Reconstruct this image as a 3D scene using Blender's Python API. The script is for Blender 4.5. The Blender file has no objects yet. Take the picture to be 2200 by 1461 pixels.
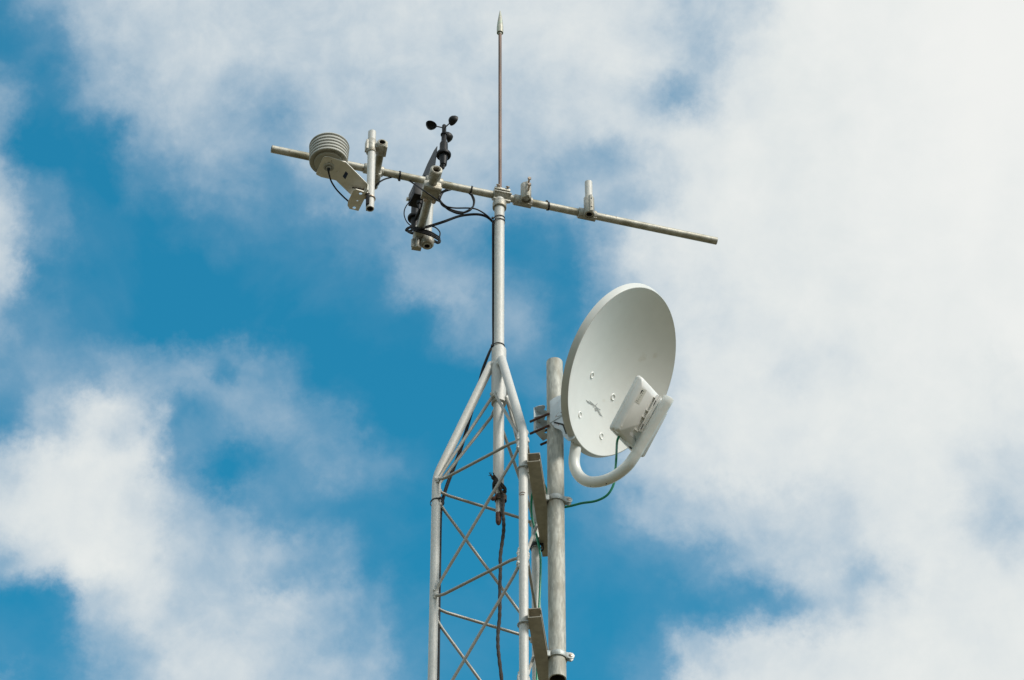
import bpy, bmesh, math, random
from math import sin, cos, pi, radians, sqrt
from mathutils import Vector
random.seed(11)
sc = bpy.context.scene
COL = sc.collection

# ------------------------------------------------------------------ camera
V = Vector
CAM = V((.0364, -6.733, 1.6)); FPX = 7200.0; EL = radians(44)
FW = V((0, cos(EL), sin(EL))); RT = V((1, 0, 0)); UPV = V((0, -sin(EL), cos(EL)))
cd = bpy.data.cameras.new('camera'); cam = bpy.data.objects.new('camera', cd); COL.objects.link(cam)
cam.location = CAM; cam.rotation_euler = (pi/2+EL, 0, 0)
cd.sensor_width = 36; cd.lens = 36*FPX/2200; cd.clip_start = .05; cd.clip_end = 20000
sc.camera = cam
sc.render.resolution_x = 1024; sc.render.resolution_y = 680
sc.view_settings.view_transform = 'Standard'; sc.view_settings.look = 'None'
sc.view_settings.exposure = 0; sc.view_settings.gamma = 1

# ------------------------------------------------------------------ sun
SUN = V((.62, -.48, .63)).normalized()
ld = bpy.data.lights.new('sun', 'SUN'); ld.energy = 3.4; ld.angle = radians(13); ld.color = (1, .95, .865)
lo = bpy.data.objects.new('sun', ld); COL.objects.link(lo)
lo.rotation_euler = SUN.to_track_quat('Z', 'Y').to_euler(); lo.location = (5, -3, 20)

# ------------------------------------------------------------------ sky
W = bpy.data.worlds.new('World'); sc.world = W; W.use_nodes = True
nt = W.node_tree; nt.nodes.clear()
def N(t, **k):
    n = nt.nodes.new(t)
    for a, b in k.items(): setattr(n, a, b)
    return n
def L(a, b): nt.links.new(a, b)
def val(sock, v):
    if hasattr(v, 'links') or hasattr(v, 'is_linked'): L(v, sock)
    else: sock.default_value = v
def M(op, a, b=None, c=None, clamp=False):
    n = N('ShaderNodeMath', operation=op, use_clamp=clamp)
    val(n.inputs[0], a)
    if b is not None: val(n.inputs[1], b)
    if c is not None: val(n.inputs[2], c)
    return n.outputs[0]
def VM(op, a, b=None, out=0):
    n = N('ShaderNodeVectorMath', operation=op)
    val(n.inputs[0], a)
    if b is not None: val(n.inputs[1], b)
    return n.outputs[out]
out = N('ShaderNodeOutputWorld'); tc = N('ShaderNodeTexCoord')
sky = N('ShaderNodeTexSky', sky_type='NISHITA'); sky.sun_disc = False
sky.sun_elevation = math.asin(SUN.z); sky.sun_rotation = math.atan2(SUN.x, SUN.y)
sky.air_density = 1.3; sky.dust_density = .1; sky.ozone_density = 5
tint = N('ShaderNodeMix', data_type='RGBA', blend_type='MULTIPLY'); tint.inputs[0].default_value = 1
L(sky.outputs[0], tint.inputs[6]); tint.inputs[7].default_value = (.17, 1.13, 1.07, 1)
bg1 = N('ShaderNodeBackground'); bg1.inputs[1].default_value = .149; L(tint.outputs[2], bg1.inputs[0])
D = VM('NORMALIZE', tc.outputs['Generated'])
# one bank of clouds stands in the north at 44 degrees: flat coordinates on it
CB = V((0, cos(radians(44)), sin(radians(44)))); CU = V((0, -sin(radians(44)), cos(radians(44))))
df = M('MAXIMUM', VM('DOT_PRODUCT', D, CB, 1), .05)
xx = M('DIVIDE', VM('DOT_PRODUCT', D, V((1, 0, 0)), 1), df)
yy = M('DIVIDE', VM('DOT_PRODUCT', D, CU, 1), df)
X0 = M('MULTIPLY_ADD', xx, 7200/2200, .5)                 # 0..1 over the bank
Y0 = M('MULTIPLY_ADD', yy, -7200/100, 7.3)                # row number
def noise(vec, scale, det, rough=.55, dist=0, typ='FBM'):
    n = N('ShaderNodeTexNoise'); n.noise_dimensions = '3D'
    n.inputs['Scale'].default_value = scale; n.inputs['Detail'].default_value = det
    n.inputs['Roughness'].default_value = rough; n.inputs['Distortion'].default_value = dist
    L(vec, n.inputs['Vector']); return n
w1 = noise(D, 30, 4.5, .6); w2 = noise(D, 100, 6, .68)
s1 = N('ShaderNodeSeparateColor'); L(w1.outputs['Color'], s1.inputs[0])
s2 = N('ShaderNodeSeparateColor'); L(w2.outputs['Color'], s2.inputs[0])
def warp(base, a, b, k1, k2):
    t = M('MULTIPLY_ADD', M('SUBTRACT', a, .5), k1, base)
    return M('MULTIPLY_ADD', M('SUBTRACT', b, .5), k2, t)
X1 = warp(X0, s1.outputs[0], s2.outputs[0], .055, .045)
Y1 = M('MINIMUM', M('MAXIMUM', warp(Y0, s1.outputs[1], s2.outputs[1], 1.25, 1.0), 0), 15)
GRID = """2 4 6 7 7 7 7 7 7 7.5 8 8 8 8 7.5 6 7 9 9.5 9.5 9.8 10 10
1 2 5 6.5 7 7 7 7 7 7 7 7.5 8 8 7.5 6 8 9 9.3 9.5 9.8 10 10
4 1 3.5 5.5 6.5 6 6 6.5 6 6.5 6.5 6.5 7 7.5 6 7 8.5 9 9.2 9.5 9.8 10 10
4 .5 .5 4 5.5 5 4.5 6 6.5 6.5 6.5 6 7 7.5 8 8.5 9 9 9.2 9.5 9.8 10 9.8
6 3 .2 2.5 4 3.5 2.5 4 6 6.5 6 5.5 5 6.5 7.5 8.5 9 9 9.3 9.5 9.6 9.8 9.5
7 3 .5 .5 1.5 1.5 1.5 1.5 3 5 4.5 3 4 6.5 8 8.5 9 9 9.2 9.4 9.5 9.6 9.5
7 1 0 0 0 .3 .3 1 1.5 4.5 5 3 2.5 5 7.5 8 8.8 9 9 9.3 9.5 9.5 9.5
4 1.5 .2 0 0 .2 .2 .3 .8 .5 3 4 2 5 7.5 8 8.3 8.8 9 9.2 9.5 9.6 9.7
2.5 2.8 2.5 4.2 4.5 4.5 3 .3 .2 .2 .3 2 2.5 4 7 8.5 8.8 8 8.5 9 9.3 9.5 9.3
1.5 5 8 6.5 3 3.5 4 3 .3 .2 .2 .3 1 3 6.5 8.3 8.8 9 9 9.2 9.2 9 8.5
6.5 8.6 9 8.3 4 .8 2.5 3.5 2.5 1 .2 .2 1 3 6.5 8 8.5 8.5 8.5 8.8 9 8 7.5
8 8.8 8.8 8 6 4.8 1.5 1.5 1 .3 .2 .2 .5 1.5 5 6 6.5 7 7.5 8.5 8.5 7.5 8
5 7.5 9 8.3 6.2 5.5 4.5 3.5 1 .2 .2 .2 .3 .8 1.5 3 5.5 6.5 7 8 8.5 8.5 8.5
.3 .3 6 7.8 6.2 6.2 6.7 5.5 3.5 1 .2 .2 .4 .5 1 1.5 2 5 6 8 8.8 8.8 8.8
.5 .3 4.5 5.5 7.5 7.5 6.5 5.5 4.5 1 .3 .3 .5 .8 2 6 8 8.3 8.5 8.5 8.8 9 9
5 1.5 3.5 6 7.5 7.5 6.5 6 5 2 .3 .3 .3 .5 2.5 8 8.5 8.8 9 9 9 9 9"""
def ramp(node, stops, interp='LINEAR'):
    r = node.color_ramp; r.interpolation = interp
    while len(r.elements) > 1: r.elements.remove(r.elements[-1])
    for i, (p_, c_) in enumerate(stops):
        e = r.elements[0] if i == 0 else r.elements.new(p_)
        e.position = p_; e.color = (*c_, 1) if isinstance(c_, tuple) else (c_, c_, c_, 1)
acc = None
for j, row in enumerate(GRID.splitlines()):
    vs = [float(t)/10 for t in row.split()]
    cr = N('ShaderNodeValToRGB'); L(X1, cr.inputs[0]); ramp(cr, [(i/(len(vs)-1), v_) for i, v_ in enumerate(vs)], 'EASE')
    mr = N('ShaderNodeMapRange', interpolation_type='SMOOTHSTEP')
    L(M('ABSOLUTE', M('SUBTRACT', Y1, float(j))), mr.inputs[0])
    mr.inputs[1].default_value = 0; mr.inputs[2].default_value = 1; mr.inputs[3].default_value = 1; mr.inputs[4].default_value = 0
    sp = N('ShaderNodeSeparateColor'); L(cr.outputs[0], sp.inputs[0])
    acc = M('MULTIPLY', sp.outputs[0], mr.outputs[0]) if acc is None else M('MULTIPLY_ADD', sp.outputs[0], mr.outputs[0], acc)
# billows and wisps on the bank, fading out in the clear air
for bx, by_, rx, ry, am in ((1460, 190, 45, 42, .42), (1510, 90, 100, 60, .10), (1300, 345, 100, 50, .32), (1365, 445, 70, 42, .34), (1270, 505, 70, 48, .4), (1120, 515, 90, 70, .3),
        (1225, 610, 70, 100, .35), (1870, 1235, 60, 45, .36), (1690, 1295, 50, 35, .2), (2150, 790, 90, 60, .12), (2160, 1125, 100, 70, .2), (450, 985, 80, 60, .16), (490, 800, 32, 24, .35),
        (595, 1245, 60, 36, .3), (740, 1370, 60, 50, .2), (560, 250, 60, 60, .18), (380, 870, 40, 60, .25), (90, 300, 90, 130, .25)):
    ex_ = M('DIVIDE', M('SUBTRACT', X1, bx/2200), rx/2200); ey_ = M('DIVIDE', M('SUBTRACT', Y1, by_/100), ry/100)
    dd = M('ADD', M('MULTIPLY', ex_, ex_), M('MULTIPLY', ey_, ey_))
    acc = M('SUBTRACT', acc, M('MULTIPLY', M('POWER', 2.718, M('MULTIPLY', dd, -1.)), am*.62))
acc = M('MAXIMUM', acc, 0.)
fb = noise(D, 34, 9, .61, .35)
edge = M('MULTIPLY', M('MULTIPLY', acc, M('SUBTRACT', 1.02, acc)), 4)
det = M('MULTIPLY', M('SUBTRACT', fb.outputs[0], .5), M('MULTIPLY', edge, .46))
mo = noise(D, 95, 6, .6, .2)
det = M('ADD', det, M('MULTIPLY', M('SUBTRACT', mo.outputs[0], .5), M('MULTIPLY', edge, .24)))
hz = noise(D, 17, 7, .55, .4)
hzr = N('ShaderNodeMapRange', interpolation_type='SMOOTHSTEP'); L(hz.outputs[0], hzr.inputs[0])
hzr.inputs[1].default_value = .40; hzr.inputs[2].default_value = .72; hzr.inputs[3].default_value = 0; hzr.inputs[4].default_value = .16
veil = M('MULTIPLY', hzr.outputs[0], M('MAXIMUM', M('SUBTRACT', 1., M('MULTIPLY', acc, 2.)), 0.))
bank = M('ADD', M('MULTIPLY', M('ADD', acc, det), .975), veil)
# unseen rest of the sky: scattered cloud, thickened to whiten the light
gn = noise(D, 3.2, 9, .58, .2)
gr = N('ShaderNodeMapRange', interpolation_type='SMOOTHSTEP'); L(gn.outputs[0], gr.inputs[0])
gr.inputs[1].default_value = .34; gr.inputs[2].default_value = .54; gr.inputs[3].default_value = 0; gr.inputs[4].default_value = .9
mk = N('ShaderNodeMapRange', interpolation_type='SMOOTHSTEP'); L(VM('DOT_PRODUCT', D, CB, 1), mk.inputs[0])
mk.inputs[1].default_value = cos(radians(18)); mk.inputs[2].default_value = cos(radians(12)); mk.inputs[3].default_value = 0; mk.inputs[4].default_value = 1
mx = N('ShaderNodeMix', data_type='FLOAT'); L(mk.outputs[0], mx.inputs[0]); L(gr.outputs[0], mx.inputs[2]); L(bank, mx.inputs[3])
dens = mx.outputs[0]
al = N('ShaderNodeValToRGB'); L(dens, al.inputs[0]); ramp(al, [(.04, 0.), (.15, .07), (.3, .25), (.5, .60), (.7, .96), (.8, 1.)])
cc = N('ShaderNodeValToRGB'); L(dens, cc.inputs[0]); ramp(cc, [(.3, (.50, .60, .70)), (.7, (.60, .675, .725)), (.88, (.775, .81, .805)), (1., (.90, .905, .88))])
bg2 = N('ShaderNodeBackground'); bg2.inputs[1].default_value = 1; L(cc.outputs[0], bg2.inputs[0])
ms = N('ShaderNodeMixShader'); L(al.outputs[0], ms.inputs[0]); L(bg1.outputs[0], ms.inputs[1]); L(bg2.outputs[0], ms.inputs[2])
L(ms.outputs[0], out.inputs[0])

# ------------------------------------------------------------------ sight lines: where a seen point lies on a known plane
def ray(x, y): return FW + RT*((x-1100)/FPX) + UPV*((730.5-y)/FPX)
def onY(x, y, Y): d = ray(x, y); return CAM + d*((Y-CAM.y)/d.y)
def onZ(x, y, Z): d = ray(x, y); return CAM + d*((Z-CAM.z)/d.z)
def onP(x, y, p, n): d = ray(x, y); return CAM + d*((V(p)-CAM).dot(n)/d.dot(n))
def pxm(p): return (V(p)-CAM).dot(FW)/FPX

# ------------------------------------------------------------------ materials
MATS = {}
def mat(name, base, rough=.5, metal=0., var=.12, vscale=40, bump=0., bscale=200, stain=None, sscale=8, sthr=(.52, .68), streak=1., stain2=None, spec=.5):
    m = bpy.data.materials.new(name); m.use_nodes = True; t = m.node_tree
    b = t.nodes['Principled BSDF']; b.inputs['Roughness'].default_value = rough; b.inputs['Metallic'].default_value = metal
    b.inputs['Specular IOR Level'].default_value = spec
    tc = t.nodes.new('ShaderNodeTexCoord'); mp = t.nodes.new('ShaderNodeMapping'); t.links.new(tc.outputs['Object'], mp.inputs[0])
    mp.inputs['Scale'].default_value = (1, 1, 1/streak)
    def nz(s, d, src): 
        n = t.nodes.new('ShaderNodeTexNoise'); n.inputs['Scale'].default_value = s; n.inputs['Detail'].default_value = d; t.links.new(src, n.inputs['Vector']); return n
    n1 = nz(vscale, 6, mp.outputs[0])
    cr = t.nodes.new('ShaderNodeValToRGB'); t.links.new(n1.outputs[0], cr.inputs[0])
    e = cr.color_ramp.elements; e[0].position = .38; e[1].position = .62
    e[0].color = (*[max(0, c*(1-var)) for c in base], 1); e[1].color = (*[min(1, c*(1+var)) for c in base], 1)
    col = cr.outputs[0]
    for st, s_, th in ((stain, sscale, sthr), (stain2, sscale*6, (.62, .70))):
        if st is None: continue
        n2 = nz(s_, 8, mp.outputs[0]); mr = t.nodes.new('ShaderNodeMapRange'); t.links.new(n2.outputs[0], mr.inputs[0])
        mr.inputs[1].default_value, mr.inputs[2].default_value = th; mr.inputs[4].default_value = .8
        mx = t.nodes.new('ShaderNodeMix'); mx.data_type = 'RGBA'; t.links.new(mr.outputs[0], mx.inputs[0]); t.links.new(col, mx.inputs[6]); mx.inputs[7].default_value = (*st, 1)
        col = mx.outputs[2]
    t.links.new(col, b.inputs['Base Color'])
    if bump:
        n3 = nz(bscale, 3, tc.outputs['Object']); bp = t.nodes.new('ShaderNodeBump'); bp.inputs['Strength'].default_value = bump; bp.inputs['Distance'].default_value = .002
        t.links.new(n3.outputs[0], bp.inputs['Height']); t.links.new(bp.outputs[0], b.inputs['Normal'])
    MATS[name] = m; return m
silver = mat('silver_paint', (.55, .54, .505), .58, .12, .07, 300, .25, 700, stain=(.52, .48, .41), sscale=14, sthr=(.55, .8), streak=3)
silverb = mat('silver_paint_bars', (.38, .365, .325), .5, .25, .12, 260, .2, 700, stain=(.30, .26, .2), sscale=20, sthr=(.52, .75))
cast = mat('cast_aluminium', (.40, .385, .335), .5, .4, .16, 90, .5, 330, stain=(.30, .25, .17), sscale=22, sthr=(.50, .72), stain2=(.18, .13, .08))
barm = mat('weathered_pipe', (.46, .44, .375), .5, .4, .12, 60, .2, 500, stain=(.17, .15, .08), sscale=14, sthr=(.47, .64), stain2=(.20, .13, .07))
galv = mat('galvanised_pole', (.43, .425, .375), .65, .1, .20, 150, .15, 300, stain=(.29, .27, .21), sscale=45, sthr=(.45, .66), streak=4, stain2=(.55, .55, .50))
galvc = mat('galvanised_clamp', (.40, .425, .41), .5, .3, .14, 120, .3, 500)
alum = mat('mill_aluminium', (.40, .37, .30), .5, .2, .10, 60, .1, 300, stain=(.33, .29, .22), sscale=10, sthr=(.45, .75))
rodm = mat('brown_rod', (.20, .125, .095), .6, .25, .25, 60, .3, 500, stain=(.10, .10, .09), sscale=30, sthr=(.5, .7), streak=5)
rustl = mat('rust_scuff', (.30, .14, .09), .8, 0, .3, 200)
tipm = mat('tarnished_tip', (.44, .425, .35), .5, .2, .12, 120, .1, 400, stain=(.30, .40, .30), sscale=60)
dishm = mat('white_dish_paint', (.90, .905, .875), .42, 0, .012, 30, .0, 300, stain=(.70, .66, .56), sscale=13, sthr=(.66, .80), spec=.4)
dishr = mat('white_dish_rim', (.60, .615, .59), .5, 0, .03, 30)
armw = mat('white_tube_paint', (.78, .79, .76), .35, 0, .03, 40, .05, 400)
radw = mat('white_plastic', (.78, .77, .74), .5, 0, .03, 30)
labm = mat('label_beige', (.70, .685, .62), .6, 0, .05, 40)
greyp = mat('grey_plastic', (.48, .48, .46), .6)
emb = mat('emblem_grey', (.47, .48, .47), .6)
mount = mat('pale_steel', (.56, .61, .63), .45, .15, .05, 60, stain2=(.32, .13, .06), sscale=12)
rust = mat('rust', (.085, .036, .024), .85, 0, .4, 150, .7, 400)
rusty = mat('rusty_band', (.09, .06, .04), .8, .1, .35, 120, .6, 400)
shieldm = mat('shield_plastic', (.43, .425, .385), .7, 0, .05, 30, stain=(.42, .41, .36), sscale=20)
brack = mat('bracket_paint', (.78, .75, .68), .5, .1, .05, 40, stain=(.44, .41, .34), sscale=9)
navy = mat('navy_sticker', (.012, .035, .10), .4)
black = mat('black_plastic', (.012, .0125, .013), .5, 0, .2, 50, spec=.25)
blackf = mat('black_fin', (.016, .021, .025), .5, 0, .2, 30, spec=.3)
cablem = mat('black_cable', (.009, .009, .010), .5, 0, .2, 100, spec=.22)
greenm = mat('green_cable', (.0, .24, .13), .4, 0, .15, 60)
ropem = mat('rope_brown', (.055, .047, .041), .95, 0, .5, 400, 1., 600)
boltm = mat('bolt_steel', (.50, .40, .32), .4, .5, .2, 200, stain=(.30, .16, .08), sscale=60)
dark = mat('dark_hole', (.02, .018, .015), .8)
grass = mat('dry_ground', (.092, .082, .047), .95, 0, .3, .6, stain=(.13, .112, .072), sscale=.12, sthr=(.42, .58), spec=.1)

# ------------------------------------------------------------------ mesh building
ORG = {}
def frame(t, up=None):
    t = t.normalized(); a = V((0, 0, 1)) if abs(t.z) < .9 else V((1, 0, 0))
    if up is not None: a = up
    x = (a - t*a.dot(t)).normalized(); return x, t.cross(x)
def smooth(pts, k=6):
    pts = [V(p) for p in pts]
    if len(pts) < 3: return pts
    P = [pts[0]*2-pts[1]] + pts + [pts[-1]*2-pts[-2]]; o = []
    for i in range(1, len(P)-2):
        for s in range(k):
            t = s/k; a, b, c, d = P[i-1:i+3]
            o.append(.5*((2*b)+(c-a)*t+(2*a-5*b+4*c-d)*t*t+(3*b-a-3*c+d)*t**3))
    return o+[pts[-1]]
class MB:
    def __init__(s): s.v = []; s.f = []; s.bv = 0
    def rings(s, rings, caps=True, close=False):
        n = len(rings[0]); b = len(s.v)
        for r in rings: s.v += [V(p) for p in r]
        m = len(rings)
        for i in range(m if close else m-1):
            for j in range(n):
                i2 = (i+1) % m
                s.f.append((b+i*n+j, b+i*n+(j+1) % n, b+i2*n+(j+1) % n, b+i2*n+j))
        if caps and not close:
            s.f.append(tuple(b+j for j in reversed(range(n)))); s.f.append(tuple(b+(m-1)*n+j for j in range(n)))
        return s
    def circ(s, c, x, y, r, n): return [c+x*(r*cos(2*pi*j/n))+y*(r*sin(2*pi*j/n)) for j in range(n)]
    def tube(s, path, r, n=16, caps=True, closed=False):
        path = [V(p) for p in path]; m = len(path); rr = r if isinstance(r, (list, tuple)) else [r]*m
        rings = []; x = None
        for i, p in enumerate(path):
            if closed: t = path[(i+1) % m]-path[i-1]
            else: t = path[min(i+1, m-1)]-path[max(i-1, 0)]
            t.normalize()
            if x is None: x, y = frame(t)
            else:
                x = (x-t*x.dot(t)).normalized(); y = t.cross(x)
            rings.append(s.circ(p, x, y, rr[i], n))
        return s.rings(rings, caps, closed)
    def pipe(s, p0, p1, ro, ri, n=32, ch=.0006):
        p0, p1 = V(p0), V(p1); t = (p1-p0).normalized(); x, y = frame(t)
        pr = [(ro-ch, 0), (ro, ch), (ro, -ch-1), (ro-ch, -1), (ri, -1), (ri, 0)]
        Ln = (p1-p0).length; R = []
        for r, h in pr:
            hh = h if h >= 0 else Ln+(h+1)
            R.append(s.circ(p0+t*hh, x, y, r, n))
        return s.rings(R, close=True)
    def lathe(s, o, ax, prof, n=40, caps=True, close=False):
        o, ax = V(o), V(ax).normalized(); x, y = frame(ax)
        return s.rings([s.circ(o+ax*h, x, y, max(r, 1e-5), n) for r, h in prof], caps, close)
    def box(s, c, ax, half):
        c = V(c); X, Y, Z = [V(a).normalized()*h for a, h in zip(ax, half)]
        return s.rings([[c+Z*k+X*a+Y*b_ for a, b_ in ((-1, -1), (1, -1), (1, 1), (-1, 1))] for k in (-1, 1)])
    def prism(s, poly, vec, holes=()):
        vec = V(vec); loops = [[V(p) for p in poly]]+[[V(p) for p in h] for h in holes]
        if not holes:
            return s.rings([loops[0], [p+vec for p in loops[0]]])
        bm = bmesh.new(); es = []; vl = []
        for lp in loops:
            vs = [bm.verts.new(p) for p in lp]; vl.append(vs)
            for i in range(len(vs)): es.append(bm.edges.new((vs[i], vs[(i+1) % len(vs)])))
        bmesh.ops.triangle_fill(bm, use_beauty=True, use_dissolve=False, edges=es)
        bm.verts.index_update(); b = len(s.v); nv = len(bm.verts)
        s.v += [v_.co.copy() for v_ in bm.verts]+[v_.co+vec for v_ in bm.verts]
        for f in bm.faces:
            ix = [v_.index for v_ in f.verts]; s.f.append(tuple(b+i for i in reversed(ix))); s.f.append(tuple(b+nv+i for i in ix))
        k = 0
        for lp in loops:
            n = len(lp)
            for i in range(n): s.f.append((b+k+i, b+k+(i+1) % n, b+nv+k+(i+1) % n, b+nv+k+i))
            k += n
        bm.free(); return s
    def ball(s, c, r, sx=1, sy=1, sz=1, n=12, jit=0):
        c = V(c); m = n//2; R = []
        for i in range(m+1):
            th = pi*i/m; rr = max(sin(th), 1e-3)
            R.append([c+V((r*sx*rr*cos(2*pi*j/n)*(1+jit*random.uniform(-1, 1)), r*sy*rr*sin(2*pi*j/n)*(1+jit*random.uniform(-1, 1)), -r*sz*cos(th))) for j in range(n)])
        return s.rings(R)
    def lump(s, pts, r):
        """one lumpy bead along the points"""
        pts = smooth(pts, 3); m = len(pts)
        return s.tube(pts, [r*.25]+[r*random.uniform(.75, 1.05) for _ in range(m-2)]+[r*.25], 9)
    def build(s, name, m, parent=None, bevel=0, flat=35, label=None):
        me = bpy.data.meshes.new(name)
        if parent is not None: org = ORG[parent]
        else:
            lo_ = [min(p[i] for p in s.v) for i in range(3)]; hi = [max(p[i] for p in s.v) for i in range(3)]
            org = V(((lo_[0]+hi[0])/2, (lo_[1]+hi[1])/2, lo_[2]))
        me.from_pydata([tuple(p-org) for p in s.v], [], s.f)
        bm = bmesh.new(); bm.from_mesh(me); bmesh.ops.recalc_face_normals(bm, faces=bm.faces)
        if bevel:
            ed = [e for e in bm.edges if len(e.link_faces) == 2 and e.calc_face_angle(0) > radians(40)]
            bmesh.ops.bevel(bm, geom=ed, offset=bevel, segments=2, profile=.6, affect='EDGES', clamp_overlap=True)
        bm.to_mesh(me); bm.free()
        for p in me.polygons: p.use_smooth = True
        me.set_sharp_from_angle(angle=radians(flat)); me.materials.append(m)
        o = bpy.data.objects.new(name, me); COL.objects.link(o)
        if parent is not None: o.parent = parent
        else: o.location = org
        ORG[o] = org
        if label: o['label'] = label
        return o
def tag(o, label, cat, group=None):
    o['label'] = label; o['category'] = cat
    if group: o['group'] = group
    return o
def thing(name, loc, label, cat, group=None):
    o = bpy.data.objects.new(name, None); o.empty_display_size = .05; COL.objects.link(o); o.location = loc; ORG[o] = V(loc)
    return tag(o, label, cat, group)
def struct(o): o['kind'] = 'structure'; return o
Z = V((0, 0, 1))

# ------------------------------------------------------------------ ground
g = MB(); S = 6000
nn = 24
for i in range(nn+1):
    for j in range(nn+1):
        a = (i/nn*2-1); b = (j/nn*2-1); g.v.append(V((a*abs(a)*S, b*abs(b)*S, 0)))
for i in range(nn):
    for j in range(nn): q = i*(nn+1)+j; g.f.append((q, q+nn+1, q+nn+2, q+1))
struct(g.build('ground', grass))

# ------------------------------------------------------------------ lattice tower
LA = V((-.1668, .019, 0)); LB = V((.0661, -.164, 0)); LC = V((.1007, .145, 0)); ZB = 7.608; LR = .0120; PER = .405
tower = thing('lattice_tower', (0, 0, 0), 'slim silver painted steel lattice tower with three legs and a pointed top', 'tower')
ztop = onY(1062, 772, -.01).z; zst = onY(1071, 752, 0).z; zsb = onY(1071, 868, 0).z
for P_ in (LA, LB, LC):
    u_ = P_.normalized(); top = u_*.0215+Z*(ztop-.009); bend = P_+Z*ZB
    path = [P_+Z*.0, P_+Z*(ZB-.6), P_+Z*(ZB-.035)]
    a_ = bend-Z*.03; b_ = bend+(top-bend).normalized()*.03
    path += [a_*(1-t)**2+bend*2*t*(1-t)+b_*t*t for t in (0, .25, .5, .75, 1)] + [top]
    # the crushed upper end is hooked over onto the sleeve
    path += [top+Z*.006-u_*.006]
    m = MB().tube(path, [LR]*(len(path)-1)+[LR*.7], 24); leg = m.build('leg', silver, tower)
    w = MB()
    w.lump([top+(bend-top).normalized()*(-.004+.034*k/9)-u_*.008+V((-u_.y, u_.x, 0))*(.011*sin(k*pi/9*2)) for k in range(10)], .0058)
    w.build('weld', silver, leg)
    if P_ is LB:
        for zz, aa, bb in ((onY(1128, 1066, LB.y).z, 3.6, 5.1), (onY(1128, 1071, LB.y).z, 4.0, 4.9)):
            MB().tube([LB+V(((LR+.0002)*cos(t), (LR+.0002)*sin(t), zz+.004*sin((t-3.6)*2))) for t in [aa+(bb-aa)*i/8 for i in range(9)]], .0009, 6).build('rust_mark', rustl, leg)
MB().pipe(Z*zsb, Z*zst, .0205, .0152, 40).build('sleeve', silver, tower)
def weld(o, pts, r=.006):
    for p in pts:
        w = MB(); w.lump([p+V([random.uniform(-.003, .003), random.uniform(-.003, .003), .0028*k-.008]) for k in range(7)], r*1.15)
        w.build('weld', silver, o)
BR = .0042
def inset(P_, Q_, out_):
    """point on the skin of leg P_ facing leg Q_, shifted to the outside of the face"""
    d = (Q_-P_).normalized(); return P_+d*(LR*.75)+out_*(LR*.55)
def brace(P_, zp, Q_, zq, hp, hq):
    mid = (P_+Q_)/2; o_ = mid.normalized(); a = inset(P_, Q_, o_)+Z*zp; b = inset(Q_, P_, o_)+Z*zq
    d = (b-a).normalized()
    pts = [a+Z*hp, a+d*.010+Z*hp*.35, a+d*.030]; pts2 = [b-d*.030, b-d*.010+Z*hq*.35, b+Z*hq]
    pts = smooth(pts, 4)+smooth(pts2, 4)
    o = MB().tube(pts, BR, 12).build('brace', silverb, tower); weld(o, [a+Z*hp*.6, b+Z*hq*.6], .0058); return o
for k in range(4):
    z1, z2, z3 = 7.579-PER*k, 7.560-PER*k, 7.590-PER*k
    brace(LA, z1, LB, z1, .016, -.012)
    brace(LB, z1-.035, LA, z1-PER+.030, .012, -.014)
    brace(LA, z2, LC, z2, .010, -.010)
    brace(LA, z2-.035, LC, z2-PER+.03, .010, -.012)
    brace(LB, z3, LC, z3, -.012, -.012)
    brace(LC, z3-.045, LB, z3-PER+.006, .012, -.014)
for k in range(3):
    for Q_, zt in ((LA, 7.579), (LC, 7.590)):
        pp_ = inset(LB, Q_, ((LB+Q_)/2).normalized())
        w = MB(); w.lump([pp_+Z*(zt-PER*k+.028-.010*i)+V((.0016*sin(i*2.1), -.001, 0)) for i in range(8)], .0062); w.build('weld', silver, tower)
zv = onY(1058, 850, -.017).z
for P_, Q_ in ((LA, LB), (LA, LC), (LB, LC)):
    o_ = ((P_+Q_)/2).normalized(); v0 = o_*.0225
    for T_, U_ in ((P_, Q_), (Q_, P_)):
        e_ = inset(T_, U_, o_)+Z*(ZB-.02); s_ = v0+Z*zv+(T_-U_).normalized()*.004
        d = (e_-s_).normalized(); dz = -.0 if o_.y < .05 else -.03
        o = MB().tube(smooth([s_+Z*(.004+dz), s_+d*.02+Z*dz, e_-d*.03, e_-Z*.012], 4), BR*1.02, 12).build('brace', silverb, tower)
        weld(o, [s_+Z*dz*.9], .006)
    if o_.y < 0: pass

# ------------------------------------------------------------------ mast pipe
zbar = onY(1077, 421, 0).z; MR = .0146
zmb = onY(1071, 1046, 0).z
mast = thing('mast_pipe', (0, 0, zmb), 'straight upright silver mast pipe rising out of the tower tip to the crossbar', 'pipe')
m = MB().pipe(Z*zmb, Z*(zsb+.001), .0147, .0118, 32); m.build('lower_pipe', silver, mast)
MB().pipe(Z*(zsb+.0012), Z*(zbar-.016), MR, .0115, 32).build('upper_pipe', silver, mast)

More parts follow.
